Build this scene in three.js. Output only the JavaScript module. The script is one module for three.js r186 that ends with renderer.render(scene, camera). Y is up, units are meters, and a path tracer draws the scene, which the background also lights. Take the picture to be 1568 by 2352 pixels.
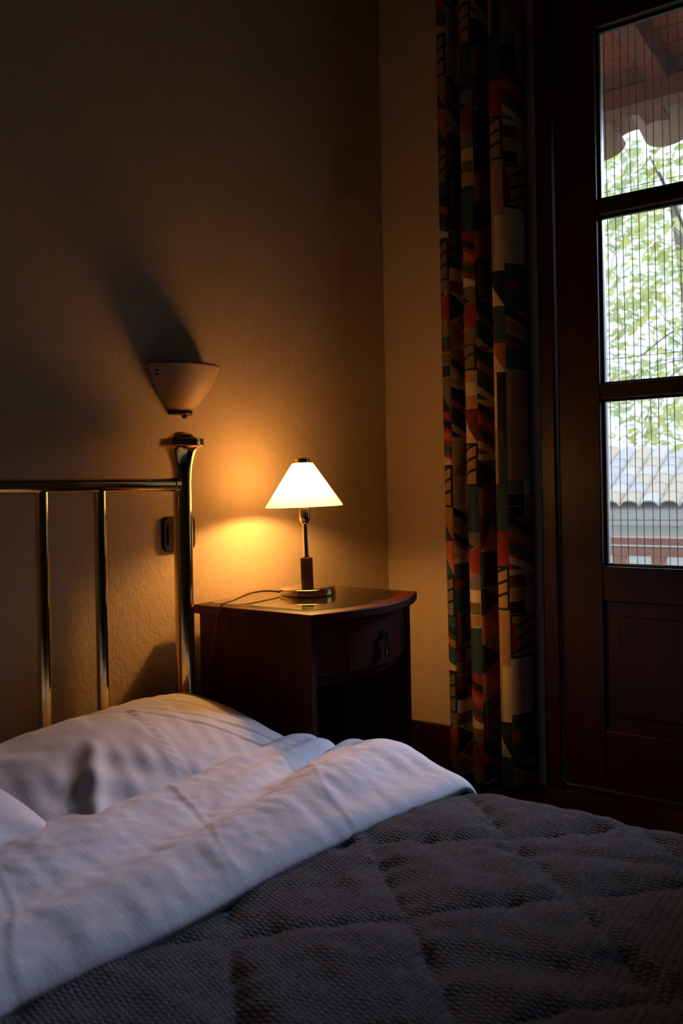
import * as THREE from 'three';
import { RoundedBoxGeometry } from 'three/addons/geometries/RoundedBoxGeometry.js';
import { mergeGeometries, mergeVertices } from 'three/addons/utils/BufferGeometryUtils.js';

// ---------------------------------------------------------------- camera, sky, exposure
// x runs along the headboard wall to the room corner (x = 0), z out of that wall into the room, y up
const scene = new THREE.Scene();
const camera = new THREE.PerspectiveCamera(2 * Math.atan(1176 / 1950) * 180 / Math.PI, 1568 / 2352, 0.05, 120);
camera.position.set(-2.547, 0.95, 1.575);
camera.lookAt(-2.547 + Math.cos(34.8 * Math.PI / 180), 0.95, 1.575 - Math.sin(34.8 * Math.PI / 180));
camera.rotateZ(-0.018);
camera.setViewOffset(1568, 2352, 0, 59, 1568, 2352);
camera.focus = 2.25;
camera.userData.fStop = 4.5;
scene.background = new THREE.Color().setRGB(2.7, 3.0, 3.6);        // even overcast sky
const sun = new THREE.DirectionalLight(new THREE.Color().setRGB(0.76, 0.86, 1.26), 7.5);   // hazy sun behind thin cloud: low, soft, almost along the headboard wall
sun.position.set(12 * Math.cos(0.45) * Math.cos(0.27), 1 + 12 * Math.sin(0.45), 0.8 + 12 * Math.cos(0.45) * Math.sin(0.27));
sun.target.position.set(0, 1, 0.8);
sun.castShadow = true; sun.shadow.radius = 42; sun.shadow.mapSize.set(2048, 2048);
Object.assign(sun.shadow.camera, { left: -6, right: 6, top: 6, bottom: -6, near: 0.5, far: 30 });
scene.add(sun, sun.target);
const renderer = new THREE.WebGLRenderer({ antialias: true });
renderer.toneMapping = THREE.LinearToneMapping;
renderer.toneMappingExposure = 0.74;
renderer.shadowMap.enabled = true;

// ---------------------------------------------------------------- helpers
let seed = 7;
const rnd = () => { seed = (seed * 1664525 + 1013904223) >>> 0; return seed / 4294967296; };
const rr = (a, b) => a + (b - a) * rnd();
const clamp = (v, a = 0, b = 1) => Math.min(b, Math.max(a, v));
const sm = (a, b, v) => { const t = clamp((v - a) / (b - a)); return t * t * (3 - 2 * t); };
const bell = (d, w) => Math.exp(-(d * d) / (w * w));
function hash(ix, iy, s = 0) {
  let h = Math.imul(ix, 374761393) ^ Math.imul(iy, 668265263) ^ Math.imul(s + 11, 1274126177);
  h = Math.imul(h ^ (h >>> 13), 1274126177); h ^= h >>> 16;
  return (h >>> 0) / 4294967296;
}
function vnoise(x, y, s = 0, px = 0, py = px) {  // value noise in 0..1, repeating every px by py cells when given
  const ix = Math.floor(x), iy = Math.floor(y), fx = x - ix, fy = y - iy;
  const m = (i, p) => p ? ((i % p) + p) % p : i, X0 = m(ix, px), X1 = m(ix + 1, px), Y0 = m(iy, py), Y1 = m(iy + 1, py);
  const ux = fx * fx * (3 - 2 * fx), uy = fy * fy * (3 - 2 * fy);
  const a = hash(X0, Y0, s), b = hash(X1, Y0, s), c = hash(X0, Y1, s), d = hash(X1, Y1, s);
  return a + (b - a) * ux + (c - a) * uy + (a - b - c + d) * ux * uy;
}
const n2 = (x, y, s) => vnoise(x, y, s) * 2 - 1;
function dataTex(w, h, fn, srgb, rx = 1, ry = 1) {
  const d = new Uint8Array(w * h * 4);
  for (let y = 0; y < h; y++) for (let x = 0; x < w; x++) {
    const c = fn(x / w, y / h), k = (y * w + x) * 4;
    for (let i = 0; i < 3; i++) d[k + i] = Math.round(255 * clamp(Array.isArray(c) ? c[i] : c));
    d[k + 3] = 255;
  }
  const t = new THREE.DataTexture(d, w, h);
  t.wrapS = t.wrapT = THREE.RepeatWrapping; t.magFilter = THREE.LinearFilter;
  t.minFilter = THREE.LinearMipmapLinearFilter; t.generateMipmaps = true;
  if (srgb) t.colorSpace = THREE.SRGBColorSpace;
  t.repeat.set(rx, ry); t.needsUpdate = true;
  return t;
}
const std = (o) => new THREE.MeshStandardMaterial(o);
const phy = (o) => new THREE.MeshPhysicalMaterial(o);
const lin = (r, g, b) => new THREE.Color().setRGB(r, g, b);
function shadows(o) { o.traverse((m) => { if (m.isMesh) { m.castShadow = true; m.receiveShadow = true; } }); return o; }
function mesh(name, geo, mat, parent = scene, label) {
  const m = new THREE.Mesh(geo, mat);
  m.name = name; m.castShadow = m.receiveShadow = true;
  if (label) m.userData.label = label;
  parent.add(m);
  return m;
}
function thing(name, label, category, pos = [0, 0, 0], group) {
  const g = new THREE.Group();
  g.name = name; g.position.set(...pos); g.userData = { label, category };
  if (group) g.userData.group = group;
  scene.add(g);
  return g;
}
function tag(o, label, category, group) { Object.assign(o.userData, { label, category }); if (group) o.userData.group = group; return o; }
function setting(name, label, category, pos = [0, 0, 0]) { const g = thing(name, label, category, pos); g.userData.kind = 'structure'; return g; }
// a box from its corners, chamfered, with uv in metres
function box(x0, x1, y0, y1, z0, z1, r = 0) {
  const w = x1 - x0, h = y1 - y0, d = z1 - z0;
  const g = r > 0 ? new RoundedBoxGeometry(w, h, d, 2, Math.min(r, w / 2.01, h / 2.01, d / 2.01)) : new THREE.BoxGeometry(w, h, d);
  g.translate((x0 + x1) / 2, (y0 + y1) / 2, (z0 + z1) / 2);
  return boxUV(g);
}
function boxUV(g) {                               // uv in metres from the dominant axis of each normal; long grain runs along v
  const p = g.attributes.position, n = g.attributes.normal, uv = new Float32Array(p.count * 2);
  for (let i = 0; i < p.count; i++) {
    const ax = Math.abs(n.getX(i)), ay = Math.abs(n.getY(i)), az = Math.abs(n.getZ(i));
    const [u, v] = ax >= ay && ax >= az ? [p.getZ(i), p.getY(i)] : ay >= az ? [p.getX(i), p.getZ(i)] : [p.getX(i), p.getY(i)];
    uv[i * 2] = u; uv[i * 2 + 1] = v;
  }
  g.setAttribute('uv', new THREE.BufferAttribute(uv, 2));
  return g;
}
const swapUV = (g) => { const u = g.attributes.uv; for (let i = 0; i < u.count; i++) u.setXY(i, u.getY(i), u.getX(i)); return g; };
const lathe = (pts, seg = 48) => new THREE.LatheGeometry(pts.map(([r, y]) => new THREE.Vector2(r, y)), seg);
function rod(a, b, r, seg = 24) {                 // capped cylinder between two points
  const A = new THREE.Vector3(...a), B = new THREE.Vector3(...b), d = B.clone().sub(A), L = d.length();
  const g = new THREE.CylinderGeometry(r, r, L, seg, 1);
  g.applyQuaternion(new THREE.Quaternion().setFromUnitVectors(new THREE.Vector3(0, 1, 0), d.normalize()));
  g.translate((A.x + B.x) / 2, (A.y + B.y) / 2, (A.z + B.z) / 2);
  return g;
}
const tube = (pts, r, seg = 60, rs = 8) => new THREE.TubeGeometry(new THREE.CatmullRomCurve3(pts.map((p) => new THREE.Vector3(...p))), seg, r, rs, false);
// a grid surface: f(i/nu, j/nv) -> [x, y, z, u, v]; normals are computed; closed in u when wrap is set
function sheet(nu, nv, f) {
  const pos = new Float32Array((nu + 1) * (nv + 1) * 3), uv = new Float32Array((nu + 1) * (nv + 1) * 2), idx = [];
  let k = 0;
  for (let j = 0; j <= nv; j++) for (let i = 0; i <= nu; i++, k++) {
    const q = f(i / nu, j / nv);
    pos[k * 3] = q[0]; pos[k * 3 + 1] = q[1]; pos[k * 3 + 2] = q[2];
    uv[k * 2] = q[3] ?? i / nu; uv[k * 2 + 1] = q[4] ?? j / nv;
    if (i < nu && j < nv) { const a = k, b = k + 1, c = k + nu + 1, d = c + 1; idx.push(a, b, d, a, d, c); }
  }
  const g = new THREE.BufferGeometry();
  g.setAttribute('position', new THREE.BufferAttribute(pos, 3));
  g.setAttribute('uv', new THREE.BufferAttribute(uv, 2));
  g.setIndex(idx); g.computeVertexNormals();
  return g;
}

// ---------------------------------------------------------------- materials
const tn = (u, v, fx, fy, s) => vnoise(u * fx, v * fy, s, fx, fy);
const texPlaster = dataTex(1024, 1024, (u, v) => 0.5 * tn(u, v, 120, 100, 1) + 0.4 * tn(u, v, 260, 230, 2) + 0.25 * sm(0.5, 0.9, tn(u, v, 52, 44, 3)) - 0.1);   // rolled plaster, 1 m tile
const texPlasterCol = dataTex(512, 512, (u, v) => { const a = 0.93 + 0.05 * tn(u, v, 6, 5, 4) + 0.025 * tn(u, v, 60, 50, 5); return [a, a * 0.995, a * 0.985]; }, true);
const mPlaster = std({ color: lin(0.56, 0.45, 0.32), roughness: 0.88, map: texPlasterCol, bumpMap: texPlaster, bumpScale: 0.0010 });
const mCeiling = std({ color: lin(0.10, 0.055, 0.03), roughness: 0.7 });
function woodTex(dark, light, s, rx, ry, fx = 70) {
  return dataTex(512, 1024, (u, v) => {
    const w = tn(u, v, 6, 2, s) * 0.9, g = tn(u + w * 0.03, v, fx, 4, s + 1), f = tn(u, v, fx * 3, 10, s + 2), t = clamp(0.55 * g + 0.3 * f + 0.25 * tn(u, v, 9, 2, s + 3) - 0.05);
    return dark.map((c, i) => c + (light[i] - c) * t);
  }, true, rx, ry);
}
const texGrain = dataTex(512, 512, (u, v) => 0.6 * tn(u, v, 120, 6, 31) + 0.4 * tn(u, v, 250, 14, 32), false, 3, 3);
const mMahogany = phy({ map: woodTex([0.17, 0.035, 0.012], [0.36, 0.085, 0.03], 21, 3, 1), roughness: 0.5, bumpMap: texGrain, bumpScale: 0.0002, specularIntensity: 0.6 });
const mDoorWood = phy({ map: woodTex([0.11, 0.04, 0.02], [0.22, 0.085, 0.04], 41, 3, 1), roughness: 0.42, bumpMap: texGrain, bumpScale: 0.0003, specularIntensity: 0.7 });
const mFloorWood = std({ map: woodTex([0.16, 0.08, 0.04], [0.28, 0.15, 0.08], 51, 2, 0.5), roughness: 0.5 });
const mGripWood = phy({ color: lin(0.020, 0.006, 0.004), roughness: 0.55, specularIntensity: 0.35 });
const texScratch = dataTex(256, 256, (u, v) => 0.06 + 0.07 * tn(u, v, 90, 3, 61) + 0.05 * tn(u, v, 12, 12, 62), false, 2, 2);
const mBrass = std({ color: lin(0.74, 0.55, 0.24), metalness: 1, roughness: 1, roughnessMap: texScratch });
const mLampMetal = std({ color: lin(0.82, 0.68, 0.44), metalness: 1, roughness: 0.13 });
const mDarkMetal = std({ color: lin(0.10, 0.08, 0.06), metalness: 0.9, roughness: 0.32 });
const mBlack = phy({ color: lin(0.008, 0.007, 0.007), roughness: 0.6, specularIntensity: 0.4 });
const mCord = std({ color: lin(0.07, 0.03, 0.018), roughness: 0.5 });
const mOpal = phy({ color: lin(0.93, 0.86, 0.74), roughness: 1, transmission: 0.47, thickness: 0, side: THREE.DoubleSide });
const mBulb = std({ color: lin(1, 0.9, 0.75), emissive: lin(1, 0.62, 0.25), emissiveIntensity: 6 });
const mCeramic = phy({ color: lin(0.40, 0.28, 0.19), roughness: 0.55 });
const mPane = phy({ color: lin(0.97, 0.985, 0.98), roughness: 0.0, transmission: 1, thickness: 0, ior: 1.5 });
const mTopGlass = phy({ color: lin(0.78, 0.88, 0.80), roughness: 0.02, transmission: 1, thickness: 0, ior: 1.5 });
const mScreenRail = std({ color: lin(0.62, 0.62, 0.60), roughness: 0.4, metalness: 0.2 });
const mThread = std({ color: lin(0.16, 0.16, 0.155), roughness: 0.8 });
const mNet = phy({ color: lin(0.88, 0.88, 0.88), roughness: 0.10, transmission: 0.975, thickness: 0, ior: 1.02 });
// bed linen: plain weave
const texWeave = dataTex(512, 512, (u, v) => 0.5 + 0.22 * Math.sin(u * Math.PI * 2 * 128) * Math.sin(v * Math.PI * 2 * 128) + 0.35 * (tn(u, v, 130, 20, 71) + tn(u, v, 20, 130, 72) - 1), false, 5, 5);
const mLinen = phy({ color: lin(0.72, 0.71, 0.77), roughness: 0.82, bumpMap: texWeave, bumpScale: 0.0005, sheen: 0.3, sheenRoughness: 0.6, sheenColor: lin(0.8, 0.8, 0.85) });
// blanket: waffle-like cells of soft pile, 8 x 8 cells of 7.5 mm to a tile
const waffle = (u, v) => { const r = Math.floor(v * 8), a = Math.abs(Math.sin((u * 8 + 0.5 * (r & 1)) * Math.PI)), b = Math.abs(Math.sin(v * 8 * Math.PI)); return Math.pow(a * b, 0.7); };
const texWaffle = dataTex(256, 256, (u, v) => 0.85 * waffle(u, v) + 0.25 * (tn(u, v, 60, 60, 81) - 0.5), false, 1 / 0.054, 1 / 0.084);
const texWaffleCol = dataTex(256, 256, (u, v) => { const a = 0.5 + 0.35 * tn(u, v, 40, 40, 82) + 0.15 * tn(u, v, 110, 110, 83); return [a * 0.40, a * 0.405, a * 0.44]; }, true, 1 / 0.09, 1 / 0.09);
const mBlanket = phy({ map: texWaffleCol, roughness: 0.95, bumpMap: texWaffle, bumpScale: 0.008, sheen: 0.25, sheenRoughness: 0.7, sheenColor: lin(0.5, 0.5, 0.56) });
const mMattress = std({ color: lin(0.6, 0.58, 0.55), roughness: 0.9 });
// outside
const mPorchWood = std({ map: woodTex([0.44, 0.19, 0.08], [0.62, 0.29, 0.14], 91, 2, 0.6), roughness: 0.7 });
const mBeamWood = std({ map: woodTex([0.34, 0.13, 0.06], [0.50, 0.21, 0.10], 95, 2, 0.6), roughness: 0.65 });
const mRailWood = std({ map: woodTex([0.62, 0.40, 0.31], [0.80, 0.58, 0.47], 99, 2, 0.6), roughness: 0.6 });
const clay = [[0.34, 0.19, 0.14], [0.38, 0.23, 0.17], [0.30, 0.18, 0.14], [0.62, 0.60, 0.56], [0.60, 0.52, 0.40], [0.54, 0.54, 0.54]].map((c) => std({ color: lin(...c), roughness: 0.9, bumpMap: texPlaster, bumpScale: 0.003 }));  // the pale clays have overexposed daylight put into their colour
const mHouse = std({ color: lin(0.60, 0.58, 0.54), roughness: 0.95, bumpMap: texPlaster, bumpScale: 0.003 });
const mStone = std({ color: lin(0.42, 0.40, 0.37), roughness: 0.95, bumpMap: texPlaster, bumpScale: 0.004 });
const mGrass = std({ color: lin(0.16, 0.22, 0.07), roughness: 1 });
const mBark = std({ color: lin(0.26, 0.22, 0.18), roughness: 1, bumpMap: texPlaster, bumpScale: 0.01 });
const mLeaf = phy({ color: lin(1, 1, 1), roughness: 0.9, transmission: 0.45, thickness: 0, side: THREE.DoubleSide });

// ---------------------------------------------------------------- the room
const RX = -5.2, RZ = 5.6, H = 2.82, OZ0 = 0.574, OZ1 = 1.64, OH = 2.5;    // far sides, ceiling, door opening
function struct(name, geo, mat, label, category = 'wall') { const m = mesh(name, geo, mat); m.userData = { label, category, kind: 'structure' }; return m; }
struct('floor', swapUV(box(RX - 0.2, 0.25, -0.12, 0, -0.2, RZ + 0.2)), mFloorWood, 'dark wooden floor of the bedroom', 'floor');
struct('ceiling', box(RX - 0.2, 0.25, H, H + 0.15, -0.2, RZ + 0.2), mCeiling, 'dark wooden bedroom ceiling', 'ceiling');
struct('wall_left', box(RX - 0.2, 0.25, 0, H, -0.2, 0), mPlaster, 'textured plaster wall behind the brass headboard, washed orange by the lamp');
const wr = mergeGeometries([box(0, 0.25, 0, H, 0, OZ0), box(0, 0.25, OH, H, OZ0, OZ1), box(0, 0.25, 0, H, OZ1, RZ)]);
struct('wall_right', wr, mPlaster, 'plaster wall with the balcony door, half hidden by the curtain');
struct('wall_front', box(RX - 0.2, RX, 0, H, 0, RZ), mPlaster, 'plaster wall across the bed from the balcony door');
struct('wall_back', box(RX - 0.2, 0.25, 0, H, RZ, RZ + 0.2), mPlaster, 'plaster wall facing the headboard');
struct('baseboard_left', box(RX, 0, 0, 0.14, 0.0005, 0.016, 0.004), mDoorWood, 'dark wooden skirting along the headboard wall', 'baseboard');
struct('baseboard_right', box(-0.016, -0.0005, 0, 0.14, 0.017, 0.5, 0.004), mDoorWood, 'dark wooden skirting below the curtain wall', 'baseboard');

// balcony door: casing, then the glazed leaf
{
  const t = setting('trim_1', 'dark brown wooden casing round the balcony door', 'door frame');
  mesh('jamb', box(-0.018, 0.12, 0, OH, OZ0, OZ0 + 0.05, 0.006), mDoorWood, t);
  mesh('jamb', box(-0.018, 0.12, 0, OH, OZ1 - 0.05, OZ1, 0.006), mDoorWood, t);
  mesh('head', swapUV(box(-0.018, 0.12, OH - 0.055, OH, OZ0 + 0.05, OZ1 - 0.05, 0.006)), mDoorWood, t);
  mesh('threshold', swapUV(box(0, 0.25, 0, 0.02, OZ0 + 0.05, OZ1 - 0.05, 0.004)), mDoorWood, t);
}
function leaf(name, z0, z1, g0, g1, label) {
  const d = setting(name, label, 'door');
  const x0 = 0.0, x1 = 0.05, top = OH - 0.058, bot = 0.024;
  mesh('stile', box(x0, x1, bot, top, z0, g0, 0.004), mDoorWood, d);
  mesh('stile', box(x0, x1, bot, top, g1, z1, 0.004), mDoorWood, d);
  const ys = [[2.318, top], [1.755, 1.803], [1.2, 1.244], [0.59, 0.694], [bot, 0.2]];
  ys.forEach(([a, b], i) => mesh(i === 1 || i === 2 ? 'glazing_bar' : 'rail', swapUV(box(x0 + (i === 1 || i === 2 ? 0.006 : 0), x1 - 0.004, a, b, g0, g1, 0.004)), mDoorWood, d));
  for (const [a, b] of [[1.803, 2.318], [1.244, 1.755], [0.694, 1.2]]) {
    mesh('pane', box(0.024, 0.0242, a, b, g0, g1), mPane, d, 'clear glass pane');
    const w = 0.008;      // glazing bead round each pane
    mesh('glazing_bead', mergeGeometries([box(0.028, 0.042, a, a + w, g0, g1), box(0.028, 0.042, b - w, b, g0, g1), box(0.028, 0.042, a + w, b - w, g0, g0 + w), box(0.028, 0.042, a + w, b - w, g1 - w, g1)]), mDoorWood, d);
  }
  const p = mesh('panel', box(0.016, 0.034, 0.2, 0.59, g0, g1), mDoorWood, d);
  mesh('raised_field', box(0.008, 0.018, 0.245, 0.545, g0 + 0.045, g1 - 0.045, 0.006), mDoorWood, p);
  return d;
}
leaf('door_1', OZ0 + 0.053, OZ1 - 0.053, 0.757, 1.455, 'dark wooden balcony door with three glass panes beside the curtain');

// pleated insect screen outside the door
{
  const t = thing('insect_screen', 'pleated insect screen with thin dark pleat lines outside the door glass', 'insect screen', [0, 0, 0]);
  const X = 0.10, y0 = 0.03, y1 = 2.44, z0 = 0.748, z1 = 1.53;
  mesh('side_rail', box(X - 0.014, X + 0.014, y0, y1, z0 - 0.024, z0, 0.003), mScreenRail, t, 'pale metal side rail');
  mesh('side_rail', box(X - 0.014, X + 0.014, y0, y1, z1, z1 + 0.024, 0.003), mScreenRail, t);
  mesh('top_rail', box(X - 0.014, X + 0.014, y1 - 0.03, y1, z0, z1, 0.003), mScreenRail, t);
  mesh('bottom_rail', box(X - 0.014, X + 0.014, y0, y0 + 0.02, z0, z1, 0.003), mScreenRail, t);
  mesh('net', box(X - 0.0003, X - 0.0001, y0 + 0.02, y1 - 0.03, z0, z1), mNet, t, 'fine translucent netting');
  let i = 0;
  for (let z = z0 + 0.012; z < z1; z += 0.0238, i++) {
    const a = hash(i, 5) * 6, k = 0.0012;
    const pts = []; for (let j = 0; j <= 8; j++) { const y = y0 + 0.02 + (y1 - y0 - 0.05) * j / 8; pts.push([X + (i % 2 ? 0.004 : -0.004), y, z + k * Math.sin(a + j * 1.7)]); }
    mesh('pleat', tube(pts, 0.0012, 16, 5), mThread, t);
  }
  for (const y of [0.83, 1.33, 1.85]) mesh('thread', rod([X, y, z0], [X, y + 0.006, z1], 0.0008, 6), mThread, t);
}

// ---------------------------------------------------------------- outside: balcony, porch roof, neighbour, trees, ground
struct('balcony_floor', swapUV(box(0.25, 1.62, -0.32, -0.2, -3, 5)), mStone, 'stone floor of the balcony', 'floor');
struct('wall_balcony_added', box(0.2505, 1.68, -0.2, 2.66, 1.80, 1.95), mHouse, 'added plaster wall at the balcony end, out of view, keeping sky light off the headboard wall', 'wall');  // added out of view to block side sky light from the headboard wall
struct('ground', box(0.25, 60, -3.2, -3, -40, 40), mGrass, 'green garden ground below the balcony', 'ground');
{
  const t = thing('balcony_railing', 'reddish wooden balcony railing with square balusters', 'railing', [1.5, -0.2, 0]);
  mesh('handrail', swapUV(box(-0.05, 0.05, 0.855, 0.888, -3, 5, 0.008)), mRailWood, t);
  mesh('rail', swapUV(box(-0.025, 0.025, 0.80, 0.842, -3, 5, 0.005)), mRailWood, t);
  mesh('rail', swapUV(box(-0.025, 0.025, 0.08, 0.12, -3, 5, 0.005)), mRailWood, t);
  const bg = box(-0.022, 0.022, 0.12, 0.80, -0.032, 0.032, 0.004);
  for (let i = -16; i <= 26; i++) mesh('baluster', bg, mRailWood, t).position.set(0, 0, 0.36 + i * 0.178);
  for (const z of [-2.9, 4.9]) mesh('post', box(-0.04, 0.04, 0, 0.9, z - 0.04, z + 0.04, 0.005), mRailWood, t);
}
{
  const t = thing('porch_roof', 'timber porch roof with plank soffit, rafters and clay tile eave over the balcony', 'roof', [0, 0, 0]);
  mesh('beam', swapUV(box(1.44, 1.56, 2.68, 2.772, -3.1, 5.1, 0.004)), mBeamWood, t);
  for (let k = -4; k <= 6; k++) {
    const z = 0.583 + k * 0.72;
    const g = box(-0.85, 0.85, -0.05, 0.05, -0.042, 0.042, 0.004); g.rotateZ(-0.02);
    mesh('rafter', g, mBeamWood, t).position.set(1.06, 2.826, z);
    mesh('rafter_tail', box(1.57, 1.74, 2.69, 2.775, z - 0.13, z - 0.02, 0.004), mBeamWood, t);
  }
  const pg = box(-0.068, 0.068, 0, 0.02, -4.1, 4.1, 0.003); swapUV(pg);
  for (let i = 0; i < 11; i++) mesh('soffit_plank', pg, mPorchWood, t).position.set(0.32 + i * 0.139, 2.895 - i * 0.0028, 1.0);
  mesh('fascia_board', swapUV(box(1.58, 1.605, 2.70, 2.80, -3.1, 5.1, 0.003)), mPorchWood, t);
  mesh('roof_deck', box(0.25, 1.80, 2.93, 2.96, -3.1, 5.1), mBeamWood, t);
  // curved clay tiles at the eave: troughs and covers
  const half = (r, up) => { const s = []; for (let i = 0; i <= 8; i++) { const a = Math.PI * i / 8; s.push([Math.cos(a) * r, Math.sin(a) * r * 0.62 * (up ? 1 : -1)]); } return s; };
  const tileGeo = (up) => { const pr = half(0.118, up), inn = half(0.103, up).reverse(); const sh = new THREE.Shape([...pr, ...inn].map(([a, b]) => new THREE.Vector2(a, b))); const g = new THREE.ExtrudeGeometry(sh, { depth: 0.34, bevelEnabled: false }); g.rotateY(Math.PI / 2); g.rotateZ(-0.22); return g; };
  const gu = tileGeo(true), gd = tileGeo(false);
  for (let i = 0; i < 24; i++) {
    const z = -2.795 + i * 0.33;
    mesh('roof_tile', gd, clay[i % 3], t).position.set(1.62, 2.785, z);
    mesh('roof_tile', gu, clay[(i + 1) % 3], t).position.set(1.62, 2.785, z + 0.165);
  }
}
{
  const t = thing('neighbour_house', 'pale neighbouring house beyond the balcony, its clay roof tiles coloured pale for daylight glare', 'house', [8, -3, 0]);
  mesh('wall', box(0.35, 1.6, 0, 3.66, -7, 5), mHouse, t);
  mesh('eave_board', box(0.06, 0.36, 3.40, 3.60, -7.1, 5.1, 0.01), mStone, t);
  mesh('roof_deck', (() => { const g = box(0, 1.75, -0.06, 0, -7.1, 5.1); g.rotateZ(0.42); return g; })(), mStone, t).position.set(0.08, 3.61, 0);
  const s = []; for (let i = 0; i <= 8; i++) { const a = Math.PI * i / 8; s.push([Math.cos(a) * 0.12, Math.sin(a) * 0.075]); }
  const inn = s.map(([a, b]) => [a * 0.86, b * 0.8]).reverse();
  const g = new THREE.ExtrudeGeometry(new THREE.Shape([...s, ...inn].map(([a, b]) => new THREE.Vector2(a, b))), { depth: 0.46, bevelEnabled: false });
  g.rotateY(Math.PI / 2); g.rotateZ(0.42 - 0.035);
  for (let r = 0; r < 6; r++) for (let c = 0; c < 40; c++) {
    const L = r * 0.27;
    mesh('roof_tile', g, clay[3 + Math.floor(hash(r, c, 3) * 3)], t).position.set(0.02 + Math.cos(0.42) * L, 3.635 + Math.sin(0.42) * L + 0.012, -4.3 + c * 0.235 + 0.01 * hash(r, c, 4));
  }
}
function tree(name, x, z, c, r, n, size, tint, label) {            // c: crown centre, r: crown radii, both from the trunk's foot
  const t = thing(name, label, 'tree', [x, -3, z], 'trees beyond the balcony');
  mesh('trunk', tube([[0, 0, 0], [c[0] * 0.2, c[1] * 0.4, c[2] * 0.2], [c[0] * 0.8, c[1] * 0.8, c[2] * 0.8], [c[0], c[1] + r[1] * 0.5, c[2]]], 0.08, 16, 8), mBark, t);
  const clumps = [];
  for (let i = 0; i < 46; i++) {
    const a = rr(0, 6.28), b = Math.acos(rr(-1, 1)), k = Math.cbrt(rr(0.1, 1)), e = [c[0] + r[0] * k * Math.sin(b) * Math.cos(a), c[1] + r[1] * k * Math.cos(b), c[2] + r[2] * k * Math.sin(b) * Math.sin(a)];
    clumps.push(e);
    if (i % 5 === 0) mesh('branch', tube([[c[0] * 0.85, c[1] * 0.85, c[2] * 0.85], [(c[0] + e[0]) / 2, (c[1] * 0.9 + e[1]) / 2, (c[2] + e[2]) / 2], e], 0.009, 10, 5), mBark, t);
  }
  const lg = new THREE.BufferGeometry();       // a pointed leaf folded along its middle vein
  lg.setAttribute('position', new THREE.Float32BufferAttribute([0, 0, 0, 0.35, 0.1, 0.45, 0, 0, 1, -0.35, 0.1, 0.45], 3));
  lg.setAttribute('uv', new THREE.Float32BufferAttribute([0.5, 0, 1, 0.5, 0.5, 1, 0, 0.5], 2));
  lg.setIndex([0, 1, 2, 0, 2, 3]); lg.computeVertexNormals();
  const im = new THREE.InstancedMesh(lg, mLeaf, n), m = new THREE.Matrix4(), q = new THREE.Quaternion(), tone = new THREE.Color();
  for (let i = 0; i < n; i++) {
    const k = clumps[Math.floor(rnd() * clumps.length)], ra = 0.55 * Math.cbrt(rnd()), a = rr(0, 6.28), b = Math.acos(rr(-1, 1)), s = size * rr(0.7, 1.3);
    q.setFromEuler(new THREE.Euler(rr(-1.2, 1.2), rr(0, 6.28), rr(-0.6, 0.6)));
    m.compose(new THREE.Vector3(k[0] + ra * Math.sin(b) * Math.cos(a), k[1] + ra * Math.cos(b) * 0.8, k[2] + ra * Math.sin(b) * Math.sin(a)), q, new THREE.Vector3(s, s, s));
    im.setMatrixAt(i, m);
    const w = rnd(), v = rr(0.8, 1.15);
    tone.setRGB((tint[0] + 0.12 * w) * v, (tint[1] + 0.05 * w) * v, tint[2] * v); im.setColorAt(i, tone);
  }
  im.name = 'foliage'; im.userData.kind = 'stuff'; im.castShadow = im.receiveShadow = true;
  t.add(im);
}
tree('leafy_tree', 6.2, 0.4, [0.1, 6.3, -0.5], [0.8, 2.2, 1.0], 900, 0.13, [0.52, 0.60, 0.18], 'pale green leafy tree growing between the balcony railing and the tiled roof');
tree('leafy_tree_001', 13.2, 0.2, [0, 7.2, -2.3], [1.6, 3.2, 2.4], 1300, 0.24, [0.60, 0.66, 0.26], 'broad yellow green tree standing right behind the neighbouring roof');
tree('leafy_tree_002', 16.5, -7.0, [0, 8.2, 2.6], [2.2, 4.2, 2.6], 1150, 0.28, [0.55, 0.66, 0.36], 'tall airy blue green tree furthest behind the neighbouring roof');

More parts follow.
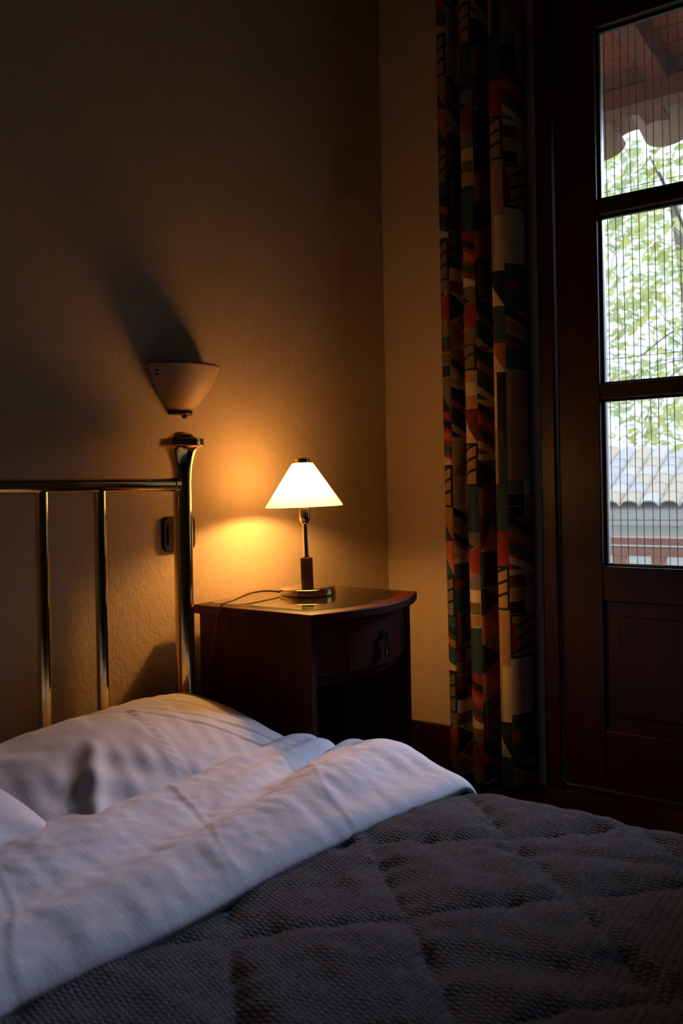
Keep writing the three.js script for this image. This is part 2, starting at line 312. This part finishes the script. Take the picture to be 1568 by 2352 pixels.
// ---------------------------------------------------------------- bed
const HZ = 0.105, POSTX = -1.098, POSTL = -2.698, RAILY = 0.961;
{
  const t = thing('bed_frame', 'polished brass bed frame with tubular headboard and flared post', 'bed', [0, 0, 0]);
  for (const x of [POSTX, POSTL]) {
    const p = mesh('post', lathe([[0, 0], [0.0225, 0], [0.0225, 0.975], [0, 0.975]]), mBrass, t);
    p.position.set(x, 0, HZ);
    mesh('finial', lathe([[0.0228, 0.972], [0.0234, 0.974], [0.0234, 0.978], [0.0240, 0.990], [0.0262, 1.008], [0.0300, 1.024], [0.0352, 1.038], [0.0415, 1.048], [0.0480, 1.0515], [0.0525, 1.052], [0.0540, 1.0535], [0.0540, 1.0685], [0.0525, 1.070], [0.0370, 1.0705], [0.0345, 1.072], [0.0290, 1.0785], [0.0215, 1.0835], [0.0120, 1.0865], [0, 1.0875]], 64), mBrass, p);
    const s = x === POSTX ? -1 : 1;
    mesh('rail_collar', rod([s * 0.019, RAILY, 0], [s * 0.033, RAILY, 0], 0.0172, 32), mBrass, p);
  }
  mesh('top_rail', rod([POSTL + 0.02, RAILY, HZ], [POSTX - 0.02, RAILY, HZ], 0.0152, 32), mBrass, t);
  mesh('bottom_rail', rod([POSTL + 0.02, 0.24, HZ], [POSTX - 0.02, 0.24, HZ], 0.0132, 24), mBrass, t);
  const sg = rod([0, 0.25, 0], [0, RAILY - 0.012, 0], 0.0128, 32);
  for (let k = 0; k < 8; k++) mesh('spindle', sg, mBrass, t).position.set(-1.344 - k * 0.1455, 0, HZ);
  for (const x of [POSTX, POSTL]) mesh('side_rail', box(x - 0.012, x + 0.012, 0.13, 0.2, HZ + 0.02, 2.12, 0.004), mDarkMetal, t);
  mesh('foot_rail', box(POSTL, POSTX, 0.13, 0.2, 2.12, 2.15, 0.004), mDarkMetal, t);
  for (const x of [POSTX, POSTL]) mesh('leg', rod([x, 0, 2.13], [x, 0.2, 2.13], 0.02), mBrass, t);
  mesh('slat_base', box(POSTL + 0.013, POSTX - 0.013, 0.13, 0.155, HZ + 0.03, 2.115), mMattress, t);
}
tag(mesh('mattress', box(-2.67, -1.115, 0.157, 0.355, 0.135, 2.10, 0.045), mMattress), 'pale mattress under the bedding of the brass bed', 'mattress');

// cross section of the made bed: flat top, rounded edge, hanging side; s in metres from the flat top's left end
const TX0 = -2.655, TX1 = -1.125, TY = 0.378, ER = 0.075, SL = TX1 - TX0, SA = ER * Math.PI / 2, SIDE = 0.19;
function bedPath(s) {
  let x, y, nx, ny;
  if (s < 0) { const [a, b, c, d] = bedPath(SL - s); return [TX0 + TX1 - a, b, -c, d]; }
  if (s <= SL) { x = TX0 + s; y = TY; nx = 0; ny = 1; }
  else if (s <= SL + SA) { const a = (s - SL) / ER; x = TX1 + ER * Math.sin(a); y = TY - ER + ER * Math.cos(a); nx = Math.sin(a); ny = Math.cos(a); }
  else { x = TX1 + ER; y = TY - ER - (s - SL - SA); nx = 1; ny = 0; }
  return [x, y - 0.012 * sm(-1.4, -1.1, x), nx, ny];
}
const S0 = -(SA + SIDE), S1 = SL + SA + SIDE;
// blanket: diamond quilting with sunk seams and soft puckers
function quilt(s, z) {
  const x = TX0 + s, P = 0.325, a = (x - z + 2.595) / P, b = (x + z + 0.59) / P;
  const da = Math.abs(a - Math.round(a)) * P / 1.414, db = Math.abs(b - Math.round(b)) * P / 1.414;
  let h = 0.012 * (1 - Math.exp(-da / 0.022)) * (1 - Math.exp(-db / 0.022));
  const pa = Math.exp(-da / 0.05), pb = Math.exp(-db / 0.05);
  h += 0.0042 * pa * n2((x + z) * 26, (x - z) * 7, 101) + 0.0042 * pb * n2((x - z) * 26, (x + z) * 7, 102);
  h += 0.004 * n2(x * 5 + z * 2, z * 6 - x * 3, 103) + 0.0035 * n2((x + 0.6 * z) * 16, (z - 0.6 * x) * 5, 104) + 0.002 * n2(x * 40, z * 34, 105);
  const r = (x + 1.30) * 0.82 + (z - 1.15) * -0.57, q = (x + 1.30) * 0.57 + (z - 1.15) * 0.82;     // a few deeper wrinkles running to the foot
  h -= 0.008 * bell(r + 0.32 + 0.05 * Math.sin(q * 7), 0.03) * sm(-0.5, -0.1, q) + 0.006 * bell(r - 0.02 + 0.04 * Math.sin(q * 9), 0.02) * sm(-0.4, 0, q);
  return h;
}
{
  const ZE = 2.13, g = sheet(520, 420, (u, v) => {
    const s = S0 + (S1 - S0) * u, zz = 0.70 + (ZE + 0.2 - 0.70) * v, drop = Math.max(0, zz - ZE), z = Math.min(zz, ZE) + 0.03 * sm(0, 0.08, drop);
    const [x, y, nx, ny] = bedPath(s), h = 0.004 + quilt(s, zz);
    return [x + nx * h, Math.max(y + ny * h - drop, 0.1), z, s, zz];
  });
  for (let i = 0, ix = g.index.array; i < ix.length; i += 3) { const k = ix[i + 1]; ix[i + 1] = ix[i + 2]; ix[i + 2] = k; }
  g.computeVertexNormals();
  tag(mesh('blanket', g, mBlanket), 'dark grey quilted blanket with waffle weave covering the bed', 'blanket');
}
// duvet cover turned back over the blanket: a padded band with ridges, closed underneath
{
  const NP = 150, CR = [[-1.45, 0.39, -0.56], [-1.25, 0.533, -0.69], [-1.84, 0.45, -0.50], [-2.2, 0.45, -0.5]];
  function top(s, z) {
    const x = TX0 + s, e = sm(-1.5, -1.05, x);
    const zr = 0.705 - 0.03 * e + 0.015 * Math.sin(x * 7), zt = 0.60 - 0.07 * e;
    let h = 0.052 - 0.003 * bell(z - 0.39, 0.09) - 0.020 * bell(z - zt, 0.055) + 0.020 * bell(z - zr, 0.065);
    h += 0.015 * e * bell(z - (0.50 + 0.35 * (x + 1.10) * -0.3), 0.018) - 0.016 * e * bell(z - (0.535 + 0.12 * (-1.1 - x)), 0.016) + 0.016 * e * bell(z - (0.575 + 0.2 * (-1.1 - x)), 0.024);
    h += 0.007 * sm(-1.9, -1.4, x) * bell(z - (0.46 + 0.06 * (-1.1 - x)), 0.02);
    h += 0.006 * n2(x * 3.4, z * 6, 111) + 0.0022 * n2(x * 9 + z * 12, z * 26 - x * 6, 112) + 0.0012 * n2(x * 38, z * 16 + x * 12, 113);
    const fr = sm(0.66, 0.76, z);                                     // small gathers near the turned edge
    h += fr * 0.0030 * n2(x * 34 + z * 10, z * 7, 114) + 0.0009 * n2(x * 55 - z * 30, z * 60 + x * 18, 115);
    for (const [cx, cz, k] of CR) { const d = (x - cx - k * (z - cz) - 0.012 * Math.sin(z * 24)) / Math.hypot(1, k), f = sm(-0.02, 0.03, z - cz + 0.02); h += f * (0.0013 * bell(d - 0.006, 0.006) - 0.0014 * bell(d, 0.004)); }
    return h;
  }
  const g = sheet(NP, 420, (u, v) => {
    const s = S0 + 0.03 + (S1 - S0 - 0.06) * v, x = TX0 + s, zb = 0.36 + 0.045 * sm(-1.6, -1.1, x) + 0.008 * Math.sin(x * 9), zf = 0.846 - 0.085 * clamp((-1.1 - x) / 0.9) + 0.006 * n2(x * 5, 1, 120);
    let w, h, z;
    if (u < 0.86) {
      w = u / 0.86; z = zb + (zf - zb) * w;
      const a = clamp(w / 0.07), b = clamp((1 - w) / 0.085), ends = Math.sqrt(1 - (1 - a) ** 2) * Math.sqrt(1 - (1 - b) ** 2);
      h = 0.008 + (top(s, z) - 0.008) * ends * (1 - 0.45 * sm(0.62, 0.99, w));
    } else { w = 1 - (u - 0.86) / 0.14; z = zb + (zf - zb) * w; h = 0.008; }
    const [px, py, nx, ny] = bedPath(s);
    if (u > 0.86 && z > 0.76) h = Math.max(h, 0.004);
    return [px + nx * h, py + ny * h, z, s, z];
  });
  tag(mesh('duvet_fold', g, mLinen), 'white cotton duvet turned back in a wide band over the grey blanket', 'duvet');
}
// pillows: closed cushions with pinched corners and wrinkles
function pillow(name, label, cx, cy, cz, hl, hd, T, tilt, turn, wr) {
  const N = 150, M = 110, top = (sg) => sheet(N, M, (a, b) => {
    const u = a * 2 - 1, v = b * 2 - 1, U = Math.sin(u * Math.PI / 2), V = Math.sin(v * Math.PI / 2);
    const px = U * hl * (1 - 0.07 * (1 - V * V) * 0 - 0.05 * (1 - Math.abs(V)) * Math.abs(U) ** 6), pz = V * hd * (1 - 0.05 * (1 - Math.abs(U)) * Math.abs(V) ** 6);
    let h = T * Math.pow(Math.max(0, (1 - U * U) * (1 - V * V)), 0.40);
    if (sg > 0) h += wr(px, pz, U, V) * Math.min(1, 6 * (1 - U * U)) * Math.min(1, 6 * (1 - V * V));
    return [px, sg * h * (sg > 0 ? 1 : 0.75), pz, px, pz];
  });
  const up = top(1), dn = top(-1);
  for (let i = 0, ix = up.index.array; i < ix.length; i += 3) { const k = ix[i + 1]; ix[i + 1] = ix[i + 2]; ix[i + 2] = k; }
  const g0 = mergeGeometries([up, dn]);
  g0.applyMatrix4(new THREE.Matrix4().compose(new THREE.Vector3(cx, cy, cz), new THREE.Quaternion().setFromEuler(new THREE.Euler(tilt, turn, 0, 'YXZ')), new THREE.Vector3(1, 1, 1)));
  const p = g0.attributes.position;                                   // the mattress flattens the underside
  for (let i = 0; i < p.count; i++) { const y = p.getY(i), f = 0.366; if (y < f) p.setY(i, f - (f - y) * 0.03); }
  const g = mergeVertices(g0.deleteAttribute('normal') && g0, 1e-5); g.computeVertexNormals();
  return tag(mesh(name, g, mLinen), label, 'pillow', 'pillows at the headboard');
}
pillow('pillow', 'white rumpled pillow resting against the brass spindles', -1.435, 0.405, 0.300, 0.35, 0.195, 0.088, 0.24, 0.03, (x, z, U, V) => {
  const g = sm(-0.35, 0.25, V), rx = x + 0.115 + 0.75 * z;
  let h = 0.012 * g * bell(rx, 0.022) - 0.006 * g * bell(rx + 0.05, 0.035);
  h += 0.0035 * n2((x - 0.9 * z) * 17, (z + 0.5 * x) * 5, 131) + 0.002 * n2((x + z * 0.4) * 40, (z - 0.2 * x) * 12, 132) + 0.003 * n2(x * 5, z * 4, 133);
  for (const [c, k, w] of [[0.10, 0.75, 0.004], [0.145, 0.8, 0.005], [0.22, 0.6, 0.004], [0.02, -0.3, 0.004]]) { const d = (x - c - k * z) / Math.hypot(1, k); h += 0.0016 * bell(d - 0.006, w) - 0.0018 * bell(d, w); }
  return h;
});
pillow('pillow_001', 'white pillow lying on the far half of the bed, its end beside the rumpled one', -2.07, 0.435, 0.285, 0.37, 0.165, 0.085, 0.2, 0.0, (x, z) => 0.006 * n2(x * 7, z * 8, 141) + 0.003 * n2((x - z) * 22, (x + z) * 8, 142));

// ---------------------------------------------------------------- nightstand, glass sheet, lamp
const NX0 = -1.012, NX1 = -0.53, NZ0 = 0.048, NZ1 = 0.418, NT = 0.66, BOW = 0.062;
function bowShape(x0, x1, z0, z1, bow) {                              // plan view with a bowed front; shape y is -z
  const s = new THREE.Shape(); s.moveTo(x0, -z0); s.lineTo(x0, -z1);
  const n = 20; for (let i = 1; i <= n; i++) { const t = i / n; s.lineTo(x0 + (x1 - x0) * t, -(z1 + bow * (1 - (2 * t - 1) ** 2))); }
  s.lineTo(x1, -z0); s.closePath(); return s;
}
function slab(x0, x1, z0, z1, bow, y0, y1, bevel = 0.003) {
  const g = new THREE.ExtrudeGeometry(bowShape(x0 + bevel, x1 - bevel, z0 + bevel, z1 - bevel, bow), { depth: y1 - y0 - 2 * bevel, bevelEnabled: bevel > 0, bevelThickness: bevel, bevelSize: bevel, bevelSegments: 2, curveSegments: 4 });
  g.rotateX(-Math.PI / 2); g.translate(0, y0 + bevel, 0);
  return g;
}
{
  const t = thing('nightstand', 'dark mahogany nightstand with bowed front and a drawer beside the bed', 'nightstand', [0, 0, 0]);
  const x0 = NX0 + 0.016, x1 = NX1 - 0.016, z0 = NZ0 + 0.006, z1 = NZ1 - 0.014, yT = NT - 0.022;
  mesh('top', swapUV(boxUV(slab(NX0, NX1, NZ0, NZ1, BOW, yT, NT, 0.003))), mMahogany, t);
  mesh('side_panel', box(x0, x0 + 0.02, 0, yT, z0, z1, 0.002), mMahogany, t);
  mesh('side_panel', box(x1 - 0.02, x1, 0, yT, z0, z1, 0.002), mMahogany, t);
  mesh('back_panel', box(x0 + 0.02, x1 - 0.02, 0.05, yT, z0, z0 + 0.012), mMahogany, t);
  mesh('bottom_panel', swapUV(boxUV(slab(x0 + 0.021, x1 - 0.021, z0 + 0.013, z1 - 0.01, BOW * 0.9, 0.06, 0.08, 0.002))), mMahogany, t);
  mesh('shelf', swapUV(boxUV(slab(x0 + 0.021, x1 - 0.021, z0 + 0.013, z1 - 0.02, BOW * 0.9, 0.485, 0.503, 0.002))), mMahogany, t);
  const d = mesh('drawer', boxUV(slab(x0 + 0.023, x1 - 0.023, z0 + 0.02, z1 - 0.004, BOW * 0.92, 0.508, yT - 0.006, 0.003)), mMahogany, t, 'drawer with a dark metal pull');
  const hz = z1 - 0.004 + BOW * 0.92, hx = (x0 + x1) / 2;
  mesh('pull', mergeGeometries([rod([hx, 0.585, hz - 0.004], [hx, 0.585, hz + 0.004], 0.011, 20), rod([hx, 0.585, hz], [hx, 0.585, hz + 0.016], 0.004, 12), (() => { const g = lathe([[0, 0], [0.006, 0.004], [0.008, 0.014], [0.006, 0.028], [0.0032, 0.046], [0.003, 0.056], [0, 0.058]], 16); g.translate(hx, 0.528, hz + 0.012); return g; })()].map((g) => g.toNonIndexed())), mDarkMetal, d);
  tag(mesh('glass_sheet', slab(NX0 + 0.034, NX1 - 0.03, NZ0 + 0.024, NZ1 - 0.042, BOW, NT + 0.0003, NT + 0.0045, 0.0008), mTopGlass), 'clear glass sheet lying on the nightstand top', 'glass sheet');
}
{
  const L = [-0.742, NT + 0.0047, 0.205];
  const t = thing('table_lamp', 'lit brass table lamp with white glass cone shade on the nightstand', 'lamp', L);
  mesh('base', lathe([[0, 0], [0.073, 0], [0.0752, 0.002], [0.0752, 0.016], [0.0735, 0.0185], [0.06, 0.0205], [0.0165, 0.0225], [0, 0.0225]], 72), mLampMetal, t);
  const lean = new THREE.Quaternion().setFromUnitVectors(new THREE.Vector3(0, 1, 0), new THREE.Vector3(-0.571 * 0.024, 1, -0.82 * 0.024).normalize());
  const part = (n, g, m, l) => { const o = mesh(n, g, m, t, l); o.quaternion.copy(lean); return o; };
  part('grip', lathe([[0, 0.0215], [0.0163, 0.0215], [0.0163, 0.0955], [0.0155, 0.0968], [0, 0.0968]], 40), mGripWood, 'dark turned wood grip');
  part('stem', lathe([[0, 0.0965], [0.0092, 0.0965], [0.0092, 0.1005], [0.0068, 0.1025], [0.0064, 0.195], [0, 0.195]], 32), mLampMetal);
  part('socket', lathe([[0, 0.186], [0.0055, 0.186], [0.0105, 0.190], [0.0135, 0.197], [0.0145, 0.206], [0.0145, 0.243], [0.0135, 0.245], [0, 0.245]], 40), mLampMetal);
  part('shade', lathe([[0.1032, 0.2335], [0.1036, 0.2342], [0.1030, 0.2362], [0.0296, 0.3465], [0.0280, 0.3485], [0.0255, 0.3492], [0, 0.3494]], 72), mOpal, 'glowing white opal glass shade');
  part('nut', lathe([[0, 0.3492], [0.0190, 0.3492], [0.0194, 0.3500], [0.0194, 0.3605], [0.0185, 0.3618], [0, 0.3618]], 40), mLampMetal);
  const by = 0.272, bc = new THREE.Vector3(0, by, 0).applyQuaternion(lean);
  part('bulb', lathe([[0, 0.244], [0.009, 0.245], [0.0105, 0.252], [0.0165, 0.262], [0.0182, 0.272], [0.0165, 0.283], [0.0105, 0.291], [0, 0.2945]], 32), mBulb);
  const pl = new THREE.PointLight(new THREE.Color().setRGB(1.0, 0.46, 0.115), 1.0, 0, 2);
  pl.position.copy(bc); pl.castShadow = true; pl.shadow.radius = 0.8; pl.shadow.mapSize.set(1024, 1024); pl.shadow.bias = -0.0005;
  t.add(pl);
  // cord: leaves the base, arches over the glass and hangs off the edge by the bed
  mesh('cord', tube([[-0.040, 0.006, -0.058], [-0.055, 0.010, -0.068], [-0.080, 0.013, -0.080], [-0.120, 0.014, -0.082], [-0.170, 0.012, -0.074], [-0.220, 0.006, -0.066], [-0.262, 0.0035, -0.060], [-0.277, -0.008, -0.060], [-0.281, -0.05, -0.066], [-0.281, -0.12, -0.085], [-0.281, -0.22, -0.105], [-0.281, -0.42, -0.125], [-0.281, -0.655, -0.135]], 0.003, 120, 8), mCord, t, 'thin brown lamp cord');
}

// ---------------------------------------------------------------- wall sconce, switch, cover plate
{
  const t = thing('wall_sconce', 'unlit white half-bowl wall light above the bed post', 'wall light', [-1.004, 1.144, 0.0]);
  const half = (pts) => new THREE.LatheGeometry(pts.map(([r, y]) => new THREE.Vector2(r, y)), 40, -Math.PI / 2, Math.PI);
  const prof = [[0.0, 0.006], [0.036, 0.006], [0.043, 0.014], [0.059, 0.030], [0.080, 0.058], [0.095, 0.086], [0.1015, 0.103], [0.1055, 0.110], [0.107, 0.114], [0.1055, 0.118], [0.100, 0.117], [0.096, 0.108], [0.090, 0.088], [0.075, 0.060], [0.054, 0.032], [0.038, 0.016], [0.0, 0.012]];
  mesh('bowl', half(prof), mCeramic, t);
  mesh('cap', half([[0, -0.006], [0.033, -0.006], [0.036, -0.004], [0.036, 0.005], [0, 0.006]]), mDarkMetal, t, 'dark metal bottom cap');
  mesh('knob', (() => { const g = lathe([[0, -0.015], [0.006, -0.014], [0.0075, -0.010], [0.006, -0.006], [0, -0.006]], 20); g.translate(0.004, 0, 0.018); return g; })(), mDarkMetal, t);
  mesh('bracket', box(-0.03, 0.03, 0.012, 0.09, 0.0003, 0.012, 0.003), mDarkMetal, t);
  for (const [y, k] of [[0.097, 1], [0.088, 0.8]]) { const g = box(-0.006 * k, 0.006 * k, -0.0012, 0.0012, -0.002, 0.002); const r = 0.0968 + (y - 0.09) * 0.40, a = -1.3; g.rotateY(a); g.translate(Math.sin(a) * r, y, Math.cos(a) * r); mesh('vent_slot', g, mBlack, t, 'small dark vent slot'); }
}
{
  const t = thing('light_switch', 'black rounded double wall switch behind the brass bed post', 'switch', [-1.018, 0.838, 0]);
  const rs = new THREE.Shape(), W = 0.052, V = 0.042, q = 0.018;
  rs.moveTo(-W + q, -V); rs.lineTo(W - q, -V); rs.quadraticCurveTo(W, -V, W, -V + q); rs.lineTo(W, V - q); rs.quadraticCurveTo(W, V, W - q, V); rs.lineTo(-W + q, V); rs.quadraticCurveTo(-W, V, -W, V - q); rs.lineTo(-W, -V + q); rs.quadraticCurveTo(-W, -V, -W + q, -V);
  const pg = new THREE.ExtrudeGeometry(rs, { depth: 0.007, bevelThickness: 0.003, bevelSize: 0.002, bevelSegments: 3, curveSegments: 8 }); pg.translate(0, 0, 0.0034);
  mesh('plate', pg, mBlack, t);
  for (const x of [-0.0225, 0.0225]) mesh('rocker', box(x - 0.0205, x + 0.0205, -0.027, 0.027, 0.0125, 0.0165, 0.0015), mBlack, t);
}
{
  const g = lathe([[0, 0.007], [0.05, 0.006], [0.0555, 0.004], [0.0565, 0.0004], [0, 0.0004]], 40); g.rotateX(Math.PI / 2);
  const m = mesh('cover_plate', g, mPlaster); m.position.set(-0.23, 2.44, 0);
  tag(m, 'small round cover plate high on the headboard wall near the corner', 'cover plate');
}

// ---------------------------------------------------------------- curtain with a printed geometric pattern
function curtainPrint() {
  const c = document.createElement('canvas'); c.width = 1024; c.height = 1536; const x = c.getContext('2d');
  const cream = '#b5a37f', tan = '#957349', red = '#7e2817', brick = '#5c1f14', teal = '#1f4046', blue = '#212f3d', dark = '#131012', olive = '#5f5630', grey = '#625d58', orange = '#98562c';
  const cols = [cream, tan, red, brick, teal, blue, dark, olive, grey, orange, cream, tan];
  const R = (X, Y, W, Hh, f) => { x.fillStyle = f; x.fillRect(X, Y, W, Hh); };
  const poly = (f, ...p) => { x.fillStyle = f; x.beginPath(); p.forEach(([a, b], i) => i ? x.lineTo(a, b) : x.moveTo(a, b)); x.closePath(); x.fill(); };
  R(0, 0, 1024, 1536, cream);
  let s = 99; const q = () => { s = (s * 1664525 + 1013904223) >>> 0; return s / 4294967296; };
  for (let col = 0; col < 8; col++) {
    const X = col * 128; let Y = -Math.floor(q() * 120);
    while (Y < 1536) {
      const k = Math.floor(q() * 7), pick = () => cols[Math.floor(q() * cols.length)];
      if (k === 0) { const h = 190; R(X, Y, 128, h, q() < 0.6 ? cream : tan); R(X + 96, Y, 32, h, pick()); Y += h; }
      else if (k === 1) { for (let r = 0; r < 3; r++) for (let i = 0; i < 2; i++) R(X + i * 64, Y + r * 44, 62, 42, [cream, red, dark, olive, tan, brick][Math.floor(q() * 6)]); Y += 132; }
      else if (k === 2) { R(X, Y, 128, 170, [red, teal, tan][Math.floor(q() * 3)]); for (let i = 0; i < 4; i++) poly([dark, orange, teal, cream][i], [X, Y + i * 44 - 10], [X + 128, Y + i * 44 + 40], [X + 128, Y + i * 44 + 66], [X, Y + i * 44 + 16]); Y += 190; }
      else if (k === 3) { R(X, Y, 128, 200, [cream, grey, olive][Math.floor(q() * 3)]); poly(dark, [X, Y], [X + 110, Y + 50], [X, Y + 100]); poly(red, [X + 128, Y + 50], [X + 30, Y + 100], [X + 128, Y + 150]); poly(orange, [X, Y + 100], [X + 110, Y + 150], [X, Y + 200]); Y += 200; }
      else if (k === 4) { const h = 150; R(X, Y, 128, h, dark); R(X + 8, Y + 8, 112, h - 16, [grey, tan, olive][Math.floor(q() * 3)]); for (let i = 0; i < 3; i++) { x.strokeStyle = dark; x.lineWidth = 9; x.beginPath(); x.moveTo(X + 8, Y + 50 + i * 42); x.lineTo(X + 120, Y + 6 + i * 42); x.stroke(); } R(X + 8, Y + 30, 18, h - 50, red); Y += h; }
      else if (k === 5) { const h = 160; R(X, Y, 128, h, teal); R(X + 60, Y, 40, h, blue); R(X, Y + 60, 60, 30, red); Y += h; }
      else { const h = 120; R(X, Y, 64, h, pick()); R(X + 64, Y, 64, h, pick()); poly(pick(), [X, Y + h], [X + 128, Y + h], [X + 64, Y + 20]); Y += h; }
    }
  }
  const t = new THREE.CanvasTexture(c); t.colorSpace = THREE.SRGBColorSpace; t.wrapS = t.wrapT = THREE.RepeatWrapping;
  t.repeat.set(1 / 0.92, 1 / 1.38);
  return t;
}
{
  const t = thing('curtain', 'gathered curtain with a geometric print in cream, red and teal beside the balcony door', 'curtain', [0, 0, 0]);
  const mCurtain = std({ map: curtainPrint(), roughness: 0.92, bumpMap: texWeave, bumpScale: 0.0004, side: THREE.DoubleSide });
  // plan of the pleats: (z, x) points, deep folds pressed together
  const plan = [[0.300, -0.045], [0.286, -0.080], [0.292, -0.118], [0.318, -0.128], [0.334, -0.098], [0.336, -0.058], [0.352, -0.040], [0.366, -0.070], [0.372, -0.118], [0.398, -0.140], [0.424, -0.128], [0.432, -0.085], [0.440, -0.046], [0.456, -0.052], [0.462, -0.095], [0.478, -0.130], [0.506, -0.128], [0.530, -0.100], [0.544, -0.062], [0.548, -0.040]];
  const cv = new THREE.CatmullRomCurve3(plan.map(([z, x]) => new THREE.Vector3(x, 0, z))), NU = 220, P = cv.getSpacedPoints(NU), LEN = cv.getLength();
  const y0 = 0.02, y1 = 2.66;
  const surf = (off) => sheet(NU, 40, (u, v) => {
    const i = Math.round(u * NU), p = P[i], a = P[Math.max(0, i - 1)], b = P[Math.min(NU, i + 1)], d = new THREE.Vector2(b.x - a.x, b.z - a.z).normalize();
    const y = y0 + (y1 - y0) * v, k = 0.004 * Math.sin(u * 19 + v * 5) + 0.006 * (1 - v) * Math.sin(u * 11 + 1.3);
    return [p.x + (-d.y) * off + k, y, p.z + d.x * off + 0.008 * (1 - v) * (u - 0.5) - 0.010 * (v - 0.5) * (1 - u), u * LEN, y];
  });
  mesh('cloth', surf(0), mCurtain, t);
  mesh('hem', (() => { const g = sheet(NU, 2, (u, v) => { const i = Math.round(u * NU), p = P[i]; return [p.x + 0.004 * Math.sin(u * 19) + 0.006 * Math.sin(u * 11 + 1.3), 0.016 + 0.012 * v, p.z + 0.008 * (u - 0.5) + 0.005 * (1 - u), u * LEN, v * 0.01]; }); return g; })(), mCurtain, t);
  const r = thing('curtain_rod', 'dark metal curtain rod above the balcony door', 'curtain rod', [-0.09, 2.69, 0]);
  mesh('rod', rod([0, 0, 0.2], [0, 0, 2.4], 0.012), mDarkMetal, r);
  for (const z of [0.24, 2.3]) mesh('bracket', box(-0.012, 0.089, -0.012, 0.012, z - 0.008, z + 0.008, 0.003), mDarkMetal, r);
  for (const z of [0.29, 0.33, 0.37, 0.41, 0.45, 0.49, 0.53]) { const g = new THREE.TorusGeometry(0.017, 0.0025, 8, 24); g.translate(0, -0.004, z); mesh('ring', g, mDarkMetal, r); }
}

renderer.render(scene, camera);
